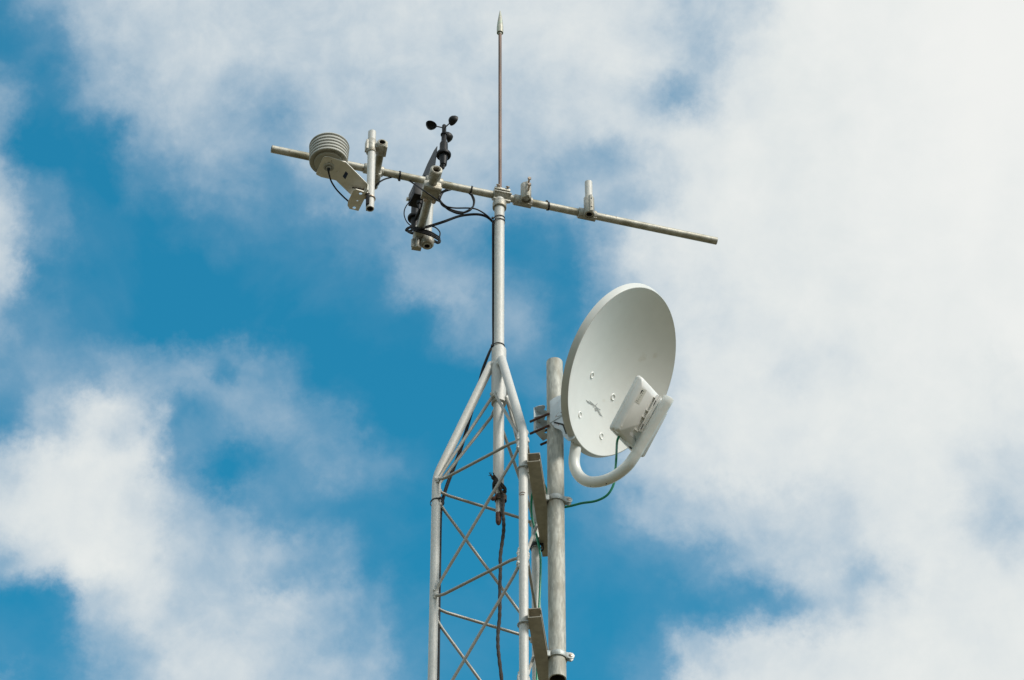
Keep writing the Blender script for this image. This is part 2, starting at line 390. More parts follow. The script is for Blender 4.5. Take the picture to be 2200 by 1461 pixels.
# slim rusted rod below it, rope and clamp
p0, p1 = onY(1071, 1128, -.006), onY(1072, 1040, -.006)
rod = thing('hanging_rod', p0, 'slim steel rod with a rusted tip hanging under the mast pipe', 'rod')
MB().lathe(p0+Z*.04, Z, [(.0078, 0), (.0078, (p1-p0).z-.04)], 24).build('shaft', silverb, rod)
MB().lathe(p0, Z, [(.002, 0), (.0055, .004), (.0078, .012), (.0079, .041)], 24).build('rusted_tip', rust, rod)
bc = onY(1072, 1072, -.006)
hc = thing('band_clamp', bc, 'rust brown band clamp holding the rope to the hanging rod', 'clamp')
pts = [bc+V((.0045+.0165*cos(t), -.002+.0135*sin(t), 0)) for t in [2*pi*i/28 for i in range(28)]]
b_ = MB()
b_.rings([[p+Z*s*.009 for p in pts] for s in (-1, 1)]+[[bc+V((.0045, -.002, 0))+(p-bc-V((.0045, -.002, 0)))*.88+Z*s*.009 for p in pts] for s in (1, -1)], close=True)
b_.build('band', rusty, hc)
sc_ = bc+V((-.012, -.012, -.012))
MB().lathe(sc_+V((-.006, -.006, -.006)), V((.5, .3, .8)), [(.004, 0), (.0055, .002), (.0055, .010), (.0032, .011), (.0032, .026)], 12).build('screw', rust, hc)
rp = [(1066, 1030, -.030), (1070, 1040, -.032), (1075, 1052, -.030), (1080, 1066, -.020), (1081, 1082, -.016), (1080, 1100, -.014), (1082, 1118, -.010), (1082, 1140, -.005), (1079, 1165, 0), (1075, 1195, 0), (1075, 1225, 0), (1074, 1260, 0), (1074, 1300, 0), (1073, 1330, 0), (1070, 1360, 0), (1070, 1390, 0), (1073, 1420, 0), (1078, 1465, 0), (1079, 1520, 0)]
rpts = smooth([onY(*q) for q in rp], 10)
ro = MB(); ro.tube(rpts, [.0047*(1+.10*sin(i*1.1)) for i in range(len(rpts))], 12)
kc = onY(1073, 1044, -.018)
for a in range(2):
    ro.tube([kc+V(((.0165)*cos(t)+.000, .0205*sin(t)+.016, -.008*cos(t)+.004*sin(2*t)-.008*a+.010)) for t in [2*pi*i/24 for i in range(24)]], .0034, 10, closed=True)
ko = onY(1063, 1030, -.030)
for k in range(7): ro.tube([ko+V((0, 0, -.004)), ko+V((random.uniform(-.008, .003), -.006, random.uniform(-.002, .008))), ko+V((random.uniform(-.018, .006), -.010, random.uniform(-.004, .018)))], [.0032, .002, .0008], 6)
ro.ball(ko+V((.003, 0, -.002)), .0065, .9, .9, 1.5, jit=.15)
tag(ro.build('rope', ropem), 'dark brown braided rope knotted to the mast pipe and hanging down inside the tower', 'rope')

# ------------------------------------------------------------------ crossbar
BL, BRt = onZ(583, 320, zbar), onZ(1540, 518, zbar)
BD = (BRt-BL).normalized(); BP = V((BD.y, -BD.x, 0))          # BP: level, square to the bar, towards the viewer side
TR = .0113
tag(MB().pipe(BL, BRt, TR, .0088, 36).build('crossbar', barm), 'long weathered level crossbar pipe at the top of the mast', 'pipe')
def barpt(x):                                                  # point of the bar seen at picture column x
    a, b = 0., 1.
    for _ in range(40):
        t = (a+b)/2; p = BL.lerp(BRt, t); q = p-CAM; sx = 1100+FPX*q.dot(RT)/q.dot(FW)
        if sx < x: a = t
        else: b = t
    return BL.lerp(BRt, t)
def hexbolt(mb, p, ax, L_, r=.0026, head=.0055, hh=.004):
    ax = V(ax).normalized(); mb.lathe(p, ax, [(r, 0), (r, L_)], 12); mb.lathe(p+ax*L_, ax, [(head, 0), (head, hh*.8), (head*.85, hh)], 6)
def fitting(name, parent, c, d, r, ln, ear=None, earw=.007, earo=.010):
    """cast sleeve round an axis d, with flat split ears"""
    d = V(d).normalized(); m = MB(); m.pipe(c-d*ln/2, c+d*ln/2, r, TR+.0001, 32, .001)
    o = m.build(name, cast, parent, flat=50)
    if ear is not None:
        e = V(ear).normalized(); s = d.cross(e); m = MB()
        for k in (-1, 1): m.box(c+e*(r+earo*.3)+s*k*(earw*.42), (d, e, s), (ln/2*.98, earo, earw*.34))
        m.build('ear', cast, o, bevel=.001)
    return o
def stop_collar(mb, c, d, r): mb.pipe(c, c+d*.004, r+.0012, TR+.0002, 32, .0006)

# mast-top fitting
tf = thing('pipe_clamp', (0, 0, zbar-.06), 'cast clamp joining the crossbar to the top of the mast, two bolts standing up', 'clamp', 'cast pipe clamps along the crossbar')
c0 = barpt(1077)
fitting('bar_sleeve', tf, c0, BD, .0168, .050)
m = MB(); e1 = V((BP.x, BP.y, 0))
ed = (e1*.72-Z*.70).normalized(); en = (e1*.70+Z*.72).normalized()
for h, f_, r_ in ((-.011, .0185, .0052), (.0125, .0165, .0030)): m.tube([c0-BD*.0258+en*h+ed*f_, c0+BD*.0258+en*h+ed*f_], r_, 14)
m.box(c0+Z*.0185+e1*.004, (BD, e1, Z), (.0235, .0115, .0040)); m.box(c0+ed*.0115, (BD, ed, en), (.0245, .0062, .0135))
m.build('saddle', cast, tf, bevel=.0012)
m = MB(); m.lathe(Z*(zbar-.052), Z, [(.0148, 0), (.0200, 0), (.0206, .002), (.0203, .020), (.0185, .025), (.015, .028)], 36); m.build('mast_collar', cast, tf)
for k in (-1, 1):
    m = MB(); hexbolt(m, c0+BD*(k*.0145)+Z*.020+e1*.012, e1*.6+Z*.8, .007, .0030, .0062); m.build('bolt', boltm, tf)

def crossclamp(cx, bx, by, tx, ty, label, stub=None, longbolts=False, dy=-.029):
    c = barpt(cx); a = onY(bx, by, c.y+dy); b = onY(tx, ty, c.y+dy); b = V((a.x, a.y, b.z))
    t = thing('pipe_clamp', c-Z*.03, label, 'clamp', 'cast pipe clamps along the crossbar')
    m = MB(); m.pipe(c-BD*.027-Z*.001, c+BD*.027-Z*.001, .0160, TR+.0001, 32, .001); m.box(c-Z*.0138, (BD, BP, Z), (.0262, .0085, .0024)); m.build('bar_sleeve', cast, t, flat=50)
    m = MB(); 
    m.pipe(a, b, .0156, .0118, 32, .001); m.build('upright_sleeve', cast, t, flat=50)
    n_ = (V((.12, -1, 0))).normalized(); s_ = V((-n_.y, n_.x, 0)); h = (b.z-a.z)
    m = MB(); m.box((a+b)/2+n_*.0152+s_*.004+Z*.001, (s_, n_, Z), (.0045, .0034, h/2*.97)); m.build('ear', cast, t, bevel=.0009)
    for k in (-.52, .52) if not longbolts else (-.25, .55):
        p = (a+b)/2+n_*.0180+s_*.0045+Z*(h*.5*k)
        if longbolts:
            m = MB(); hexbolt(m, p-n_*.004, BP*.9-BD*.12+Z*.02, .025, .0030, .0058, .005); m.build('bolt', boltm, t)
        else:
            m = MB(); m.lathe(p, n_, [(.0022, -.001), (.0022, .0009)], 12); m.build('bolt_hole', dark, t)
    return c, a, b
c2 = crossclamp(1123, 1130, 430, 1130, 398, 'empty cast clamp on the crossbar right of the mast, its two long bolts sticking out', longbolts=True)
c3 = crossclamp(1261, 1266, 462, 1266, 427, 'cast clamp far right on the crossbar, gripping the short upright stub')
a = c3[1]; tp = onY(1266.5, 392, a.y)
tag(MB().pipe(a+Z*.002, V((a.x, a.y, tp.z)), .0112, .0092, 32).build('stub_pipe', silver), 'short upright stub of pipe on the right half of the crossbar', 'pipe')
# a pale plug seen in the empty clamp's bore
tag(MB().lathe(c2[1]+Z*.010+V((0, 0, 0)), Z+V((.25, .2, 0)), [(.0108, 0), (.0112, .02)], 24).build('bore_plug', silver), 'pale plug inside the empty clamp right of the mast', 'pipe')

# ------------------------------------------------------------------ left support: level arm, upright, clamps
zla = zbar-.0262
ln0, ln1 = onZ(821.5, 305, zla), onZ(803, 402, zla); LD = (ln1-ln0).normalized()
tag(MB().pipe(ln0-LD*.000, ln1, TR, .0088, 32).build('support_arm', barm), 'short open ended pipe arm crossing under the crossbar beside the radiation shield', 'pipe', 'level pipe arms under the crossbar')
cx_ = barpt(803); 
t = thing('pipe_clamp', cx_-Z*.04, 'cast clamp joining the left level arm to the crossbar beside the sensor upright', 'clamp', 'cast pipe clamps along the crossbar')
m = MB(); m.pipe(cx_-BD*.030, cx_+BD*.028, .0152, TR+.0001, 32, .001); m.build('bar_sleeve', cast, t, flat=50)
ca = ln0+LD*((cx_-ln0).dot(LD)); m = MB(); m.pipe(ca-LD*.018, ca+LD*.026, .0148, TR+.0001, 28, .001); m.build('arm_sleeve', cast, t, flat=50)
# upright
UY = ln0.y+.016
ub, ut = onY(795, 449, UY), onY(799.5, 284, UY)
tag(MB().pipe(ub, ut, TR*1.02, .0088, 36).build('upright_pipe', silver), 'upright pipe carrying the ribbed radiation shield, left of the mast', 'pipe', 'upright sensor pipes')
UD = (ut-ub).normalized()
t = thing('pipe_clamp', onY(797, 330, UY), 'cast crossed clamp high on the shield upright, beside the open arm end', 'clamp', 'cast pipe clamps along the crossbar')
f0, f1 = onY(797.5, 329, UY), onY(798, 303, UY)
m = MB(); m.pipe(f0, f1, .0145, TR*1.02+.0001, 32, .001); m.build('upright_sleeve', cast, t, flat=50)
fm = (f0+f1)/2; s_ = V((-.95, -.3, 0)).normalized()
MB().box(fm+s_*.0138+Z*.001, (Z, s_.cross(Z), s_), (.019, .0095, .0032)).build('ear', cast, t, bevel=.001)
m = MB(); m.pipe(ln0+LD*.002, ln0+LD*.042, .0150, TR+.0001, 32, .0012); m.build('arm_sleeve', cast, t, flat=50)
r_ = LD.cross(Z).normalized(); r_ = r_ if r_.x > 0 else -r_
MB().box(ln0+LD*.024+r_*.0125-Z*.003, (LD, r_, Z), (.0195, .0035, .012)).build('ear', cast, t, bevel=.001)
MB().box((fm+ln0+LD*.02)/2, (r_, LD, Z), (.010, .010, .010)).build('web', cast, t, bevel=.002)

# ------------------------------------------------------------------ radiation shield and its bracket
zpl = onY(790, 397, UY-.030).z
G = lambda x, y, dz=0: onZ(560+x/5.843, 230+y/5.844, zpl+dz)      # bracket corners, all on one level plate
sh = thing('radiation_shield', onZ(705, 345, zpl), 'ribbed round grey radiation shield on a flat bracket at the left of the crossbar', 'weather sensor')
plate = [G(775, 650), G(800, 628), (G(830, 623)), G(860, 628), G(1070, 693), G(1343, 968), G(1300, 1055), G(1190, 1068), G(1130, 1100), G(945, 922), G(760, 880), G(700, 850), G(695, 835)]
def disc(c, r, n=14): return [V(c)+V((r*cos(2*pi*i/n), r*sin(2*pi*i/n), 0)) for i in range(n)]
hs = [disc(G(890, 677), .0022, 10), disc(G(750, 843), .0016, 8)]
MB().prism(plate, Z*.003, hs).build('bracket', brack, sh, flat=30)
we0, we1 = G(1343, 968), G(1296, 1064); hweb = .0225
MB().prism([we0, we1, we1-Z*hweb, we0-Z*hweb], BD*.0028).build('bracket_web', brack, sh)
zf = zpl-hweb
H = lambda x, y: onZ(560+x/5.843, 230+y/5.844, zf)
fl = [H(1343, 1078), H(1228, 1305), H(1115, 1278), H(1090, 1235), H(1095, 1190), H(1165, 1045), H(1195, 1032)]
MB().prism(fl, Z*.0028, [disc(H(1255, 1090), .0050, 16), disc(H(1175, 1266), .0050, 16), disc(H(1215, 1179), .0025, 12)]).build('bracket_foot', brack, sh, flat=30)
# plates
sc0 = onZ(705.5, 352, zpl+.004); sc0.z = zpl+.0045
def plateprof(r, z): return [(r*.55, z+.004), (r*.90, z+.004), (r*.965, z+.0005), (r*.975, z), (r, z+.0012), (r*.985, z+.0065), (r*.90, z+.0085), (r*.55, z+.0085)]
topz = .0
base_r = .0530
MB().lathe(sc0, Z, [(.0, .0), (.0375, 0), (.0395, .001), (.0400, .009), (.0, .009)], 56).build('base', shieldm, sh)
for k in range(5):
    r = .0540+.0005*k; z = .0065+.0116*k
    prof = [(.0395, z+.004), (r*.86, z+.0015), (r*.93, z-.0010), (r*.975, z-.0016), (r*.998, z-.0002), (r, z+.0015), (r*.985, z+.0066), (r*.95, z+.0082), (r*.885, z+.0088), (r*.885, z+.0124), (.0395, z+.0124)]
    MB().lathe(sc0, Z, prof, 72, caps=True).build('plate', shieldm, sh)
MB().lathe(sc0+Z*.0648, Z, [(.03, 0), (.0555, -.0005), (.0568, .0010), (.0560, .0040), (.048, .0070), (0.001, .010)], 72).build('cap', shieldm, sh)
gl = onZ(706.5, 357, zpl)
m = MB(); m.pipe(gl-Z*.0065, gl-Z*.0002, .0150, .0098, 32, .001); m.build('gland', shieldm, sh)
m = MB(); m.lathe(gl-Z*.011, Z, [(.005, 0), (.0075, .001), (.0078, .009)], 10); m.build('nut', shieldm, sh)
for q in ((826, 690), (748, 838), (965, 812)):
    p = G(*q); MB().lathe(p-Z*.0035, Z, [(.0012, 0), (.0028, .0008), (.0034, .0034)], 12).build('screw', brack, sh)
ST = [G(1068, 806, -.0006), G(1098, 838, -.0006), G(1062, 908, -.0006), G(1030, 872, -.0006)]
MB().prism(ST, Z*.0005).build('sticker', navy, sh)
m = MB(); uc = onY(795, 427, UY)
pth = [uc+V((.0138*cos(t), .0138*sin(t), 0)) for t in [pi*.55-2*pi*.78*i/24 for i in range(25)]]
m.tube(pth, .0022, 10); m.build('u_bolt', boltm, sh)
q0 = G(1150, 1010, -.004); MB().tube([q0, G(1300, 1035, -.004)], .0019, 8).build('pin', rusty, sh)
pb = [onY(791, 432, UY-.004)+V((dx, dy, dz)) for dx, dy, dz in ((-.006, -.012, .022), (-.006, .012, .022), (-.006, .014, -.026), (-.006, -.010, -.020))]
MB().prism(pb, V((.010, 0, 0))).build('rubber_pad', black, sh, bevel=.001)
# its lead
lead = smooth([gl-Z*.007, gl-Z*.022, onZ(711, 388, zpl-.026), onZ(722, 406, zpl-.028), onZ(736, 421, zpl-.026), onZ(748, 432, zpl-.018)], 8)
o = MB().tube(lead, .0024, 10); o.lathe(gl-Z*.024, Z, [(.0024, 0), (.0048, .012), (.0052, .016)], 12)
tag(o.build('sensor_cable', cablem), 'short black lead curving from under the radiation shield to its bracket foot', 'cable')

# ------------------------------------------------------------------ right support (wind sensor)
zma = zbar-.030
mn0, mn1 = onZ(938, 364, zma), onZ(899, 507, zma); MD = (mn1-mn0).normalized()
tag(MB().pipe(mn0+MD*.006, mn1, TR*1.08, .0088, 36).build('support_arm', cast), 'long level pipe arm running back under the crossbar to the wind sensor', 'pipe', 'level pipe arms under the crossbar')
cm = barpt(932)
t = thing('pipe_clamp', cm-Z*.05, 'cast ridged clamp at the wind sensor arm, round open bore at its top', 'clamp', 'cast pipe clamps along the crossbar')
m = MB(); m.pipe(mn0, mn0+MD*.034, .0180, .0110, 36, .0014); m.pipe(mn0-MD*.0012, mn0+MD*.001, .0150, .0132, 32, .0004); m.build('arm_sleeve', cast, t, flat=50)
fitting('bar_sleeve', t, cm, BD, .0165, .050)
md = MD.cross(BD).normalized(); md = md if md.z < 0 else -md
m = MB(); q = mn0+MD*((cm-mn0).dot(MD))
m.box(q-Z*.006-MD*.002, (BD, MD, Z), (.0255, .0235, .0135))
for k, r_ in ((-.021, .0078), (.002, .0035), (.021, .0045)): m.tube([q+MD*k-Z*.0165-BD*.0265, q+MD*k-Z*.0165+BD*.0265], r_, 14)
m.build('saddle', cast, t, bevel=.001)
for k in (-1, 1):
    m = MB(); hexbolt(m, q+MD*.027+BD*(k*.0125)-Z*.012, -Z*.9-MD*.25, .011, .0035, .0068, .006); m.build('bolt', boltm, t)
m = MB(); m.box(q+MD*.031-Z*.002, (BD, MD, Z), (.0225, .008, .0045)); m.build('ear', cast, t, bevel=.001)
# far upright
TY = mn1.y+.004
tb, tt = onY(917.5, 529, TY), onY(926, 400, TY)
tag(MB().pipe(tb, tt, TR, .0082, 36).build('upright_pipe', silver), 'upright pipe with an open lower end behind the wind sensor arm', 'pipe', 'upright sensor pipes')
t = thing('pipe_clamp', tb, 'cast rounded clamp at the low end of the wind sensor arm, below the coil', 'clamp', 'cast pipe clamps along the crossbar')
TD = (tt-tb).normalized()
m = MB(); m.lathe(tb+TD*.0025, TD, [(.0118, 0), (.0165, 0), (.0195, .004), (.0205, .012), (.0200, .026), (.0165, .040), (.0118, .044)], 36, close=True); m.build('upright_sleeve', cast, t, flat=50)
m = MB(); m.pipe(mn1-MD*.034, mn1+MD*.008, .0165, TR*1.08+.0001, 32, .001); m.build('arm_sleeve', cast, t, flat=50)
s_ = MD.cross(Z).normalized(); s_ = s_ if s_.x < 0 else -s_
e0 = onY(897, 520, TY-.012)
m = MB(); m.tube([e0-Z*.022, e0+Z*.016], .0052, 14); m.tube([e0+V((-.014, .01, -.010)), e0+V((-.014, .01, .02))], .0052, 14); m.box(e0+V((-.003, .012, .001)), (s_, MD, Z), (.014, .008, .017)); m.build('ear', cast, t, bevel=.001)

# ------------------------------------------------------------------ wind sensor
zb_ = onY(905, 428, TY).z
AX, VX = onZ(952.5, 357, zb_), onZ(891, 484, zb_)
ws = thing('wind_sensor', onY(905, 430, TY), 'black wind sensor with three cups and a tail fin, fixed behind the crossbar', 'weather sensor')
wd = (AX-VX).normalized(); wsd = V((wd.y, -wd.x, 0)); wsd = wsd if wsd.x < 0 else -wsd
bc_ = onY(901.5, 407, TY-.035)-wd*.026
m = MB(); m.box(bc_+Z*.0, (wd, wsd, Z), (.028, .0170, .0240)); m.build('mount_block', black, ws, bevel=.0015)
MB().tube([AX+Z*.018, VX+Z*.018], .0060, 14).build('beam', black, ws)
m = MB(); gp = onY(901, 434, TY-.018); m.lathe(gp-Z*.010, Z, [(.0055, 0), (.0080, .002), (.0080, .012)], 10); m.lathe(gp-Z*.030, Z, [(.0028, 0), (.0040, .008), (.0042, .022)], 10); m.build('cable_gland', black, ws)
# emblem on the block and the pale thumb screw beside it
f_ = bc_+wsd*.0172+wd*.006+Z*.004
m = MB(); 
for k in (-1, 1): m.box(f_+wd*.005*k, (wd*.55+Z*.83*k, wsd, Z), (.0012, .0003, .006))
m.build('emblem', greyp, ws)
m = MB(); hexbolt(m, bc_+wsd*.015-wd*.022-Z*.002, wsd, .004, .004, .0065, .006); m.build('thumb_screw', brack, ws)
px = pxm(AX)
def zof(y, p): return onY(1000, y, p.y).z
def body(P_, dz, parent):
    zc = P_.z+dz
    m = MB(); m.lathe(V((P_.x, P_.y, zc)), Z, [(.0060, -.003), (.0075, .0), (.0096, .001), (.0100, .003), (.0122, .030), (.0132, .036), (.0132, .040), (.0212, .0395), (.0222, .0425), (.0224, .047), (.0208, .050), (.0132, .053), (.0126, .056), (.0122, .092), (.0092, .100), (.0078, .103), (.0074, .132), (.0074, .138)], 40)
    m.build('body', black, parent)
    m = MB(); m.lathe(V((P_.x, P_.y, zc-.006)), Z, [(.0025, -.010), (.0042, -.006), (.0046, 0), (.0060, .001), (.0060, .006)], 12); m.build('cable_gland', black, parent)
    m = MB(); m.pipe(V((P_.x, P_.y, zc+.130)), V((P_.x, P_.y, zc+.135)), .0102, .006, 28); m.build('collar', black, parent)
    return V((P_.x, P_.y, zc+.138))
h0 = body(AX, .004, ws)
MB().lathe(h0-Z*.004, Z, [(.0070, 0), (.0066, .004), (.0064, .038), (.0052, .040)], 28).build('hub', black, ws)
hc_ = h0+Z*.022; rho = 29*px
for ang in (-162, -42, 78):
    a = radians(ang); e = V((cos(a), sin(a), 0)); tg = V((-sin(a), cos(a), 0)); cc_ = hc_+e*rho+Z*.004
    cup = MB(); R_ = .0165; prof = [(R_*1.04, 0), (R_*1.02, -.001), (R_*.93, -.0065), (R_*.62, -.0135), (R_*.25, -.0172), (.0003, -.0185), (.0003, -.0172), (R_*.25, -.016), (R_*.58, -.0122), (R_*.86, -.006), (R_*.95, -.0002)]
    cup.lathe(cc_, tg, prof, 36, caps=False); x_, y_ = frame(tg)
    c_o = cup.build('cup', black, ws)
    MB().tube([hc_+Z*.002+e*.004, cc_-e*(R_*.95)-tg*.002], .0018, 10).build('cup_arm', black, c_o)
v0 = body(VX, -.014, ws)
vd = onZ(939, 334, v0.z)-v0; vd.z = 0; L_ = vd.length; vd.normalize(); vs_ = V((vd.y, -vd.x, 0))
MB().lathe(v0-Z*.004, Z, [(.0070, 0), (.0066, .004), (.0062, .030), (.0050, .032)], 28).build('vane_hub', black, ws)
MB().tube([v0+Z*.012-vd*.04, v0+Z*.012+vd*L_*.45], .0028, 10).build('vane_arm', black, ws)
q = lambda s, h: v0+vd*(L_*s)+Z*h-vs_*.001
MB().prism([q(.25, .006), q(.34, -.024), q(.50, -.030), q(.52, -.046), q(.57, -.030), q(.92, -.024), q(1.0, .040), q(.86, .047), q(.55, .044), q(.25, .030)], vs_*.0022).build('tail_fin', blackf, ws)

def bore(o, p, d, r, ln=.10):
    d = V(d).normalized(); m = MB(); m.lathe(p+d*.002, d, [(r, 0), (r, ln), (.0005, ln), (.0005, ln-.001), (r-.0008, ln-.001), (r-.0008, 0)], 28, close=True); m.build('bore', borem, o)
borem = mat('shaded_rusty_bore', (.05, .042, .033), .9)  # dark rust liner; the shade deep in the pipes is put into its colour
for o in list(COL.objects):
    if o.name == 'crossbar': bore(o, BL, BD, .0087); bore(o, BRt, -BD, .0087)
    if o.name == 'support_arm': bore(o, ln0, LD, .0087)
    if o.name == 'support_arm.001': bore(o, mn0+MD*.006, MD, .0087)
    if o.name == 'upright_pipe': bore(o, ub, UD, .0087)
    if o.name == 'upright_pipe.001': bore(o, tb, TD, .0081)
    if o.name == 'stub_pipe': bore(o, c3[1]+Z*.002, Z, .0091, .05)

# ------------------------------------------------------------------ cables
def cable(pts, r, m_, label, name='cable', k=8, group=None, n=10, extra=None):
    mb = MB(); mb.tube(smooth([onY(*p) if not isinstance(p, Vector) else p for p in pts], k), r, n)
    if extra:
        for e in extra: mb.tube(smooth([onY(*p) if not isinstance(p, Vector) else p for p in e], k), r, n)
    return tag(mb.build(name, m_), label, 'cable', group)
by = lambda x: barpt(x).y
cable([(805, 404, by(810)+.01), (812, 394, by(815)), (824, 386, by(824)), (837, 382, by(837)+.004), (850, 380, by(850)+.012), (866, 384, by(866)+.014), (880, 389, by(880)+.006), (892, 397, by(890)-.02), (914, 412, by(914)-.058), (934, 426, by(932)-.045), (950, 437, by(950)-.015), (972, 451, by(970)), (1000, 456, by(1000)), (1014, 447, by(1014))], .0024, cablem, 'thin black cable looping under the crossbar from the shield upright to the hanging coil')
loops = []
for k in range(4):
    j = lambda: random.uniform(-2.2, 2.2); o1 = random.uniform(-2, 2); yb = by(985)
    loops.append([(943+j(), 428+j(), yb-.004*k), (948+j(), 416+j(), yb), (960+j(), 408+j(), yb+.01), (985, 404+j(), yb+.018), (1006, 412+j(), yb+.015), (1018+j(), 426+j(), yb+.006), (1018+j(), 441+j(), yb), (1008+j(), 452+j(), yb-.004*k), (990+j(), 458+o1, yb-.006), (968+j(), 452+o1, yb-.004*k), (952+j(), 440+j(), yb-.002*k)])
mb = MB()
for lp in loops:
    P_ = [onY(*p) for p in lp]; sm = smooth(P_+[P_[0]], 7)[:-1]; mb.tube(sm, .0023, 10, closed=True)
tag(mb.build('cable_coil', cablem), 'oval coil of black cable hanging from the crossbar left of the mast', 'cable')
cable([(952, 441, by(960)-.008), (964, 445, by(970)-.012), (980, 447, by(985)-.012), (1005, 447, by(1005)-.012), (1022, 449, by(1022)-.012), (1038, 457, -.020), (1052, 468, -.016), (1059.5, 477, -.006)], .0023, cablem, 'black cable dropping from the hanging coil to the mast tie')
cable([(878, 499, TY-.02), (888, 494, TY-.04), (905, 492, TY-.05), (930, 485, TY-.05), (955, 477, TY-.06), (985, 466, .02), (1010, 462, 0), (1030, 462, -.01), (1046, 467, -.014), (1059.5, 478, -.006)], .0025, cablem, 'pair of black cables sagging from the low coil to the mast tie',
      extra=[[(880, 496, TY-.02), (890, 491, TY-.035), (906, 489, TY-.045), (930, 482.5, TY-.045), (955, 474.5, TY-.055), (985, 464, .025), (1010, 460, 0.01), (1030, 460, -.005), (1046, 465, -.008), (1059, 476, -.004)]])
mb = MB()
for k in range(11):
    j = lambda s=2.2: random.uniform(-s, s); o1 = random.uniform(-4.5, 4.5)
    lp = [(873+j(), 494+j(), TY-.02), (880+j(), 489+j(), TY-.035), (893+j(), 492+o1, TY-.045), (910, 497+o1, TY-.045), (927, 503+o1, TY-.042), (940+j(), 511+o1, TY-.03), (945+j(1), 517+j(), TY-.005), (939+j(), 521+j(), TY+.012), (925, 514+j(), TY+.022), (905, 506+j(), TY+.026), (885+j(), 500+j(), TY+.01)]
    P_ = [onY(*p) for p in lp]; mb.tube(smooth(P_+[P_[0]], 6)[:-1], .0023, 8, closed=True)
tag(mb.build('cable_coil', cablem), 'thick coil of black cable wound round the lower end of the wind sensor arm', 'cable')
cable([(885, 431, TY-.01), (876, 438, TY-.02), (869, 451, TY-.025), (869, 465, TY-.025), (876, 479, TY-.02), (890, 490, TY-.015)], .0017, cablem, 'thin black cable bowing out left of the wind sensor block')
cable([(925, 486, TY+.02), (936, 489, TY+.015), (945, 499, TY+.005), (944, 511, TY-.005)], .0021, cablem, 'short loop of black cable right of the wind sensor upright')
cable([(955, 356, AX.y), (953, 361, AX.y+.004), (945, 372, AX.y+.02), (930, 395, AX.y+.05), (912, 420, TY-.03)], .0018, cablem, 'thin cable running down from the cup unit behind the round clamp bore')
mc = []
for dx, dy in ((0, 0), (2.4, .006)):
    mc.append([(1059.5+dx*.5, 474, -.006+dy), (1059+dx*.5, 485, -.002+dy), (1059+dx*.5, 520, dy), (1059.3+dx*.5, 600, dy), (1059.3+dx*.5, 680, dy), (1059.3+dx*.4, 738, dy), (1054+dx*.3, 750, dy), (1047+dx*.6, 766, dy), (1036+dx*.8, 795, .012+dy), (1027+dx, 830, .02+dy), (1017+dx, 868, .028+dy), (1002+dx, 920, .036+dy), (988+dx*1.4, 965, .044+dy), (973+dx*1.5, 1005, .048+dy), (958+dx*1.4, 1045, .046+dy), (950+dx*.9, 1075, .042+dy), (946.5+dx*.5, 1105, .036+dy), (944.5+dx*.5, 1200, .034+dy), (942.5+dx*.5, 1330, .034+dy), (940.5+dx*.5, 1480, .034+dy), (938.5, 1600, .034+dy)])
cable(mc[0], .0031, cablem, 'pair of black cables strapped down the left side of the mast and the tower leg', extra=[mc[1]])

# ------------------------------------------------------------------ ties
def tie(c, d, r, label, knot, rr=.0013, wide=.0, n=30, m_=None, tilt=None):
    d = V(d).normalized(); 
    if tilt is not None: d = (d+V(tilt)).normalized()
    x, y = frame(d); t = thing('cable_tie', c, label, 'cable tie', 'plastic cable ties')
    P_ = [V(c)+x*((r+rr)*cos(2*pi*i/n))+y*((r+rr)*sin(2*pi*i/n)) for i in range(n)]
    hh = max(wide, rr)
    mb = MB(); mb.rings([[p+d*hh for p in P_], [p-d*hh for p in P_]]+[[V(c)+(p-V(c))*((r+.0001)/(r+rr))-d*hh for p in P_], [V(c)+(p-V(c))*((r+.0001)/(r+rr))+d*hh for p in P_]], close=True)
    mb.build('strap', m_ or black, t, flat=30)
    k = V(knot).normalized(); mb = MB(); mb.box(V(c)+k*(r+.003), (d, k, d.cross(k)), (.0032, .0028, .0026)); mb.build('head', m_ or black, t, bevel=.0005)
    return t
tie(barpt(858), BD, TR+.001, 'black cable tie on the crossbar between the shield upright and the sensor arm', (0, .3, -1), wide=.0022)
tie(barpt(1012), BD, TR+.001, 'black cable tie on the crossbar holding the oval coil', (0, 0, -1), wide=.0022, tilt=(0, 0, -.12))
tie(barpt(1177), BD, TR+.001, 'black cable tie on the crossbar right of the empty clamp', (-.2, -.4, 1), wide=.0022, tilt=(0, 0, .15))
for y_, s in ((467, 'upper'), (474, 'lower')):
    c = onY(1070, y_+4, 0); tie(V((-.001, 0, c.z)), Z, MR+.0016, s+' of the two black ties just under the mast-top clamp', (-1, -.25, 0), wide=.0014, tilt=(-.12, 0, 0))
c = onY(1070, 752, 0); tie(V((-.001, 0, zst+.013)), Z, MR+.0016, 'black tie round the mast just above the tower sleeve', (-1, -.2, 0), wide=.0013, tilt=(.0, 0, 0))
c = onY(936, 1077, LA.y); tie(LA+V((.003, .006, c.z)), Z, LR+.006, 'black tie round the left tower leg below its bend', (.5, -1, 0), wide=.0022, tilt=(-.1, 0, 0))
c = onY(1156, 1178, LC.y); tie(LC+V((.003, -.003, c.z)), Z, LR+.0045, 'thick black tie holding the green cable to the rear tower leg', (1, -.9, 0), wide=.0035, rr=.0024)
tie(ca+LD*.0-LD*.021, LD, TR+.0015, 'thin tan tie round the short left arm', (.6, 0, -1), wide=.0010, rr=.0008, m_=labm)

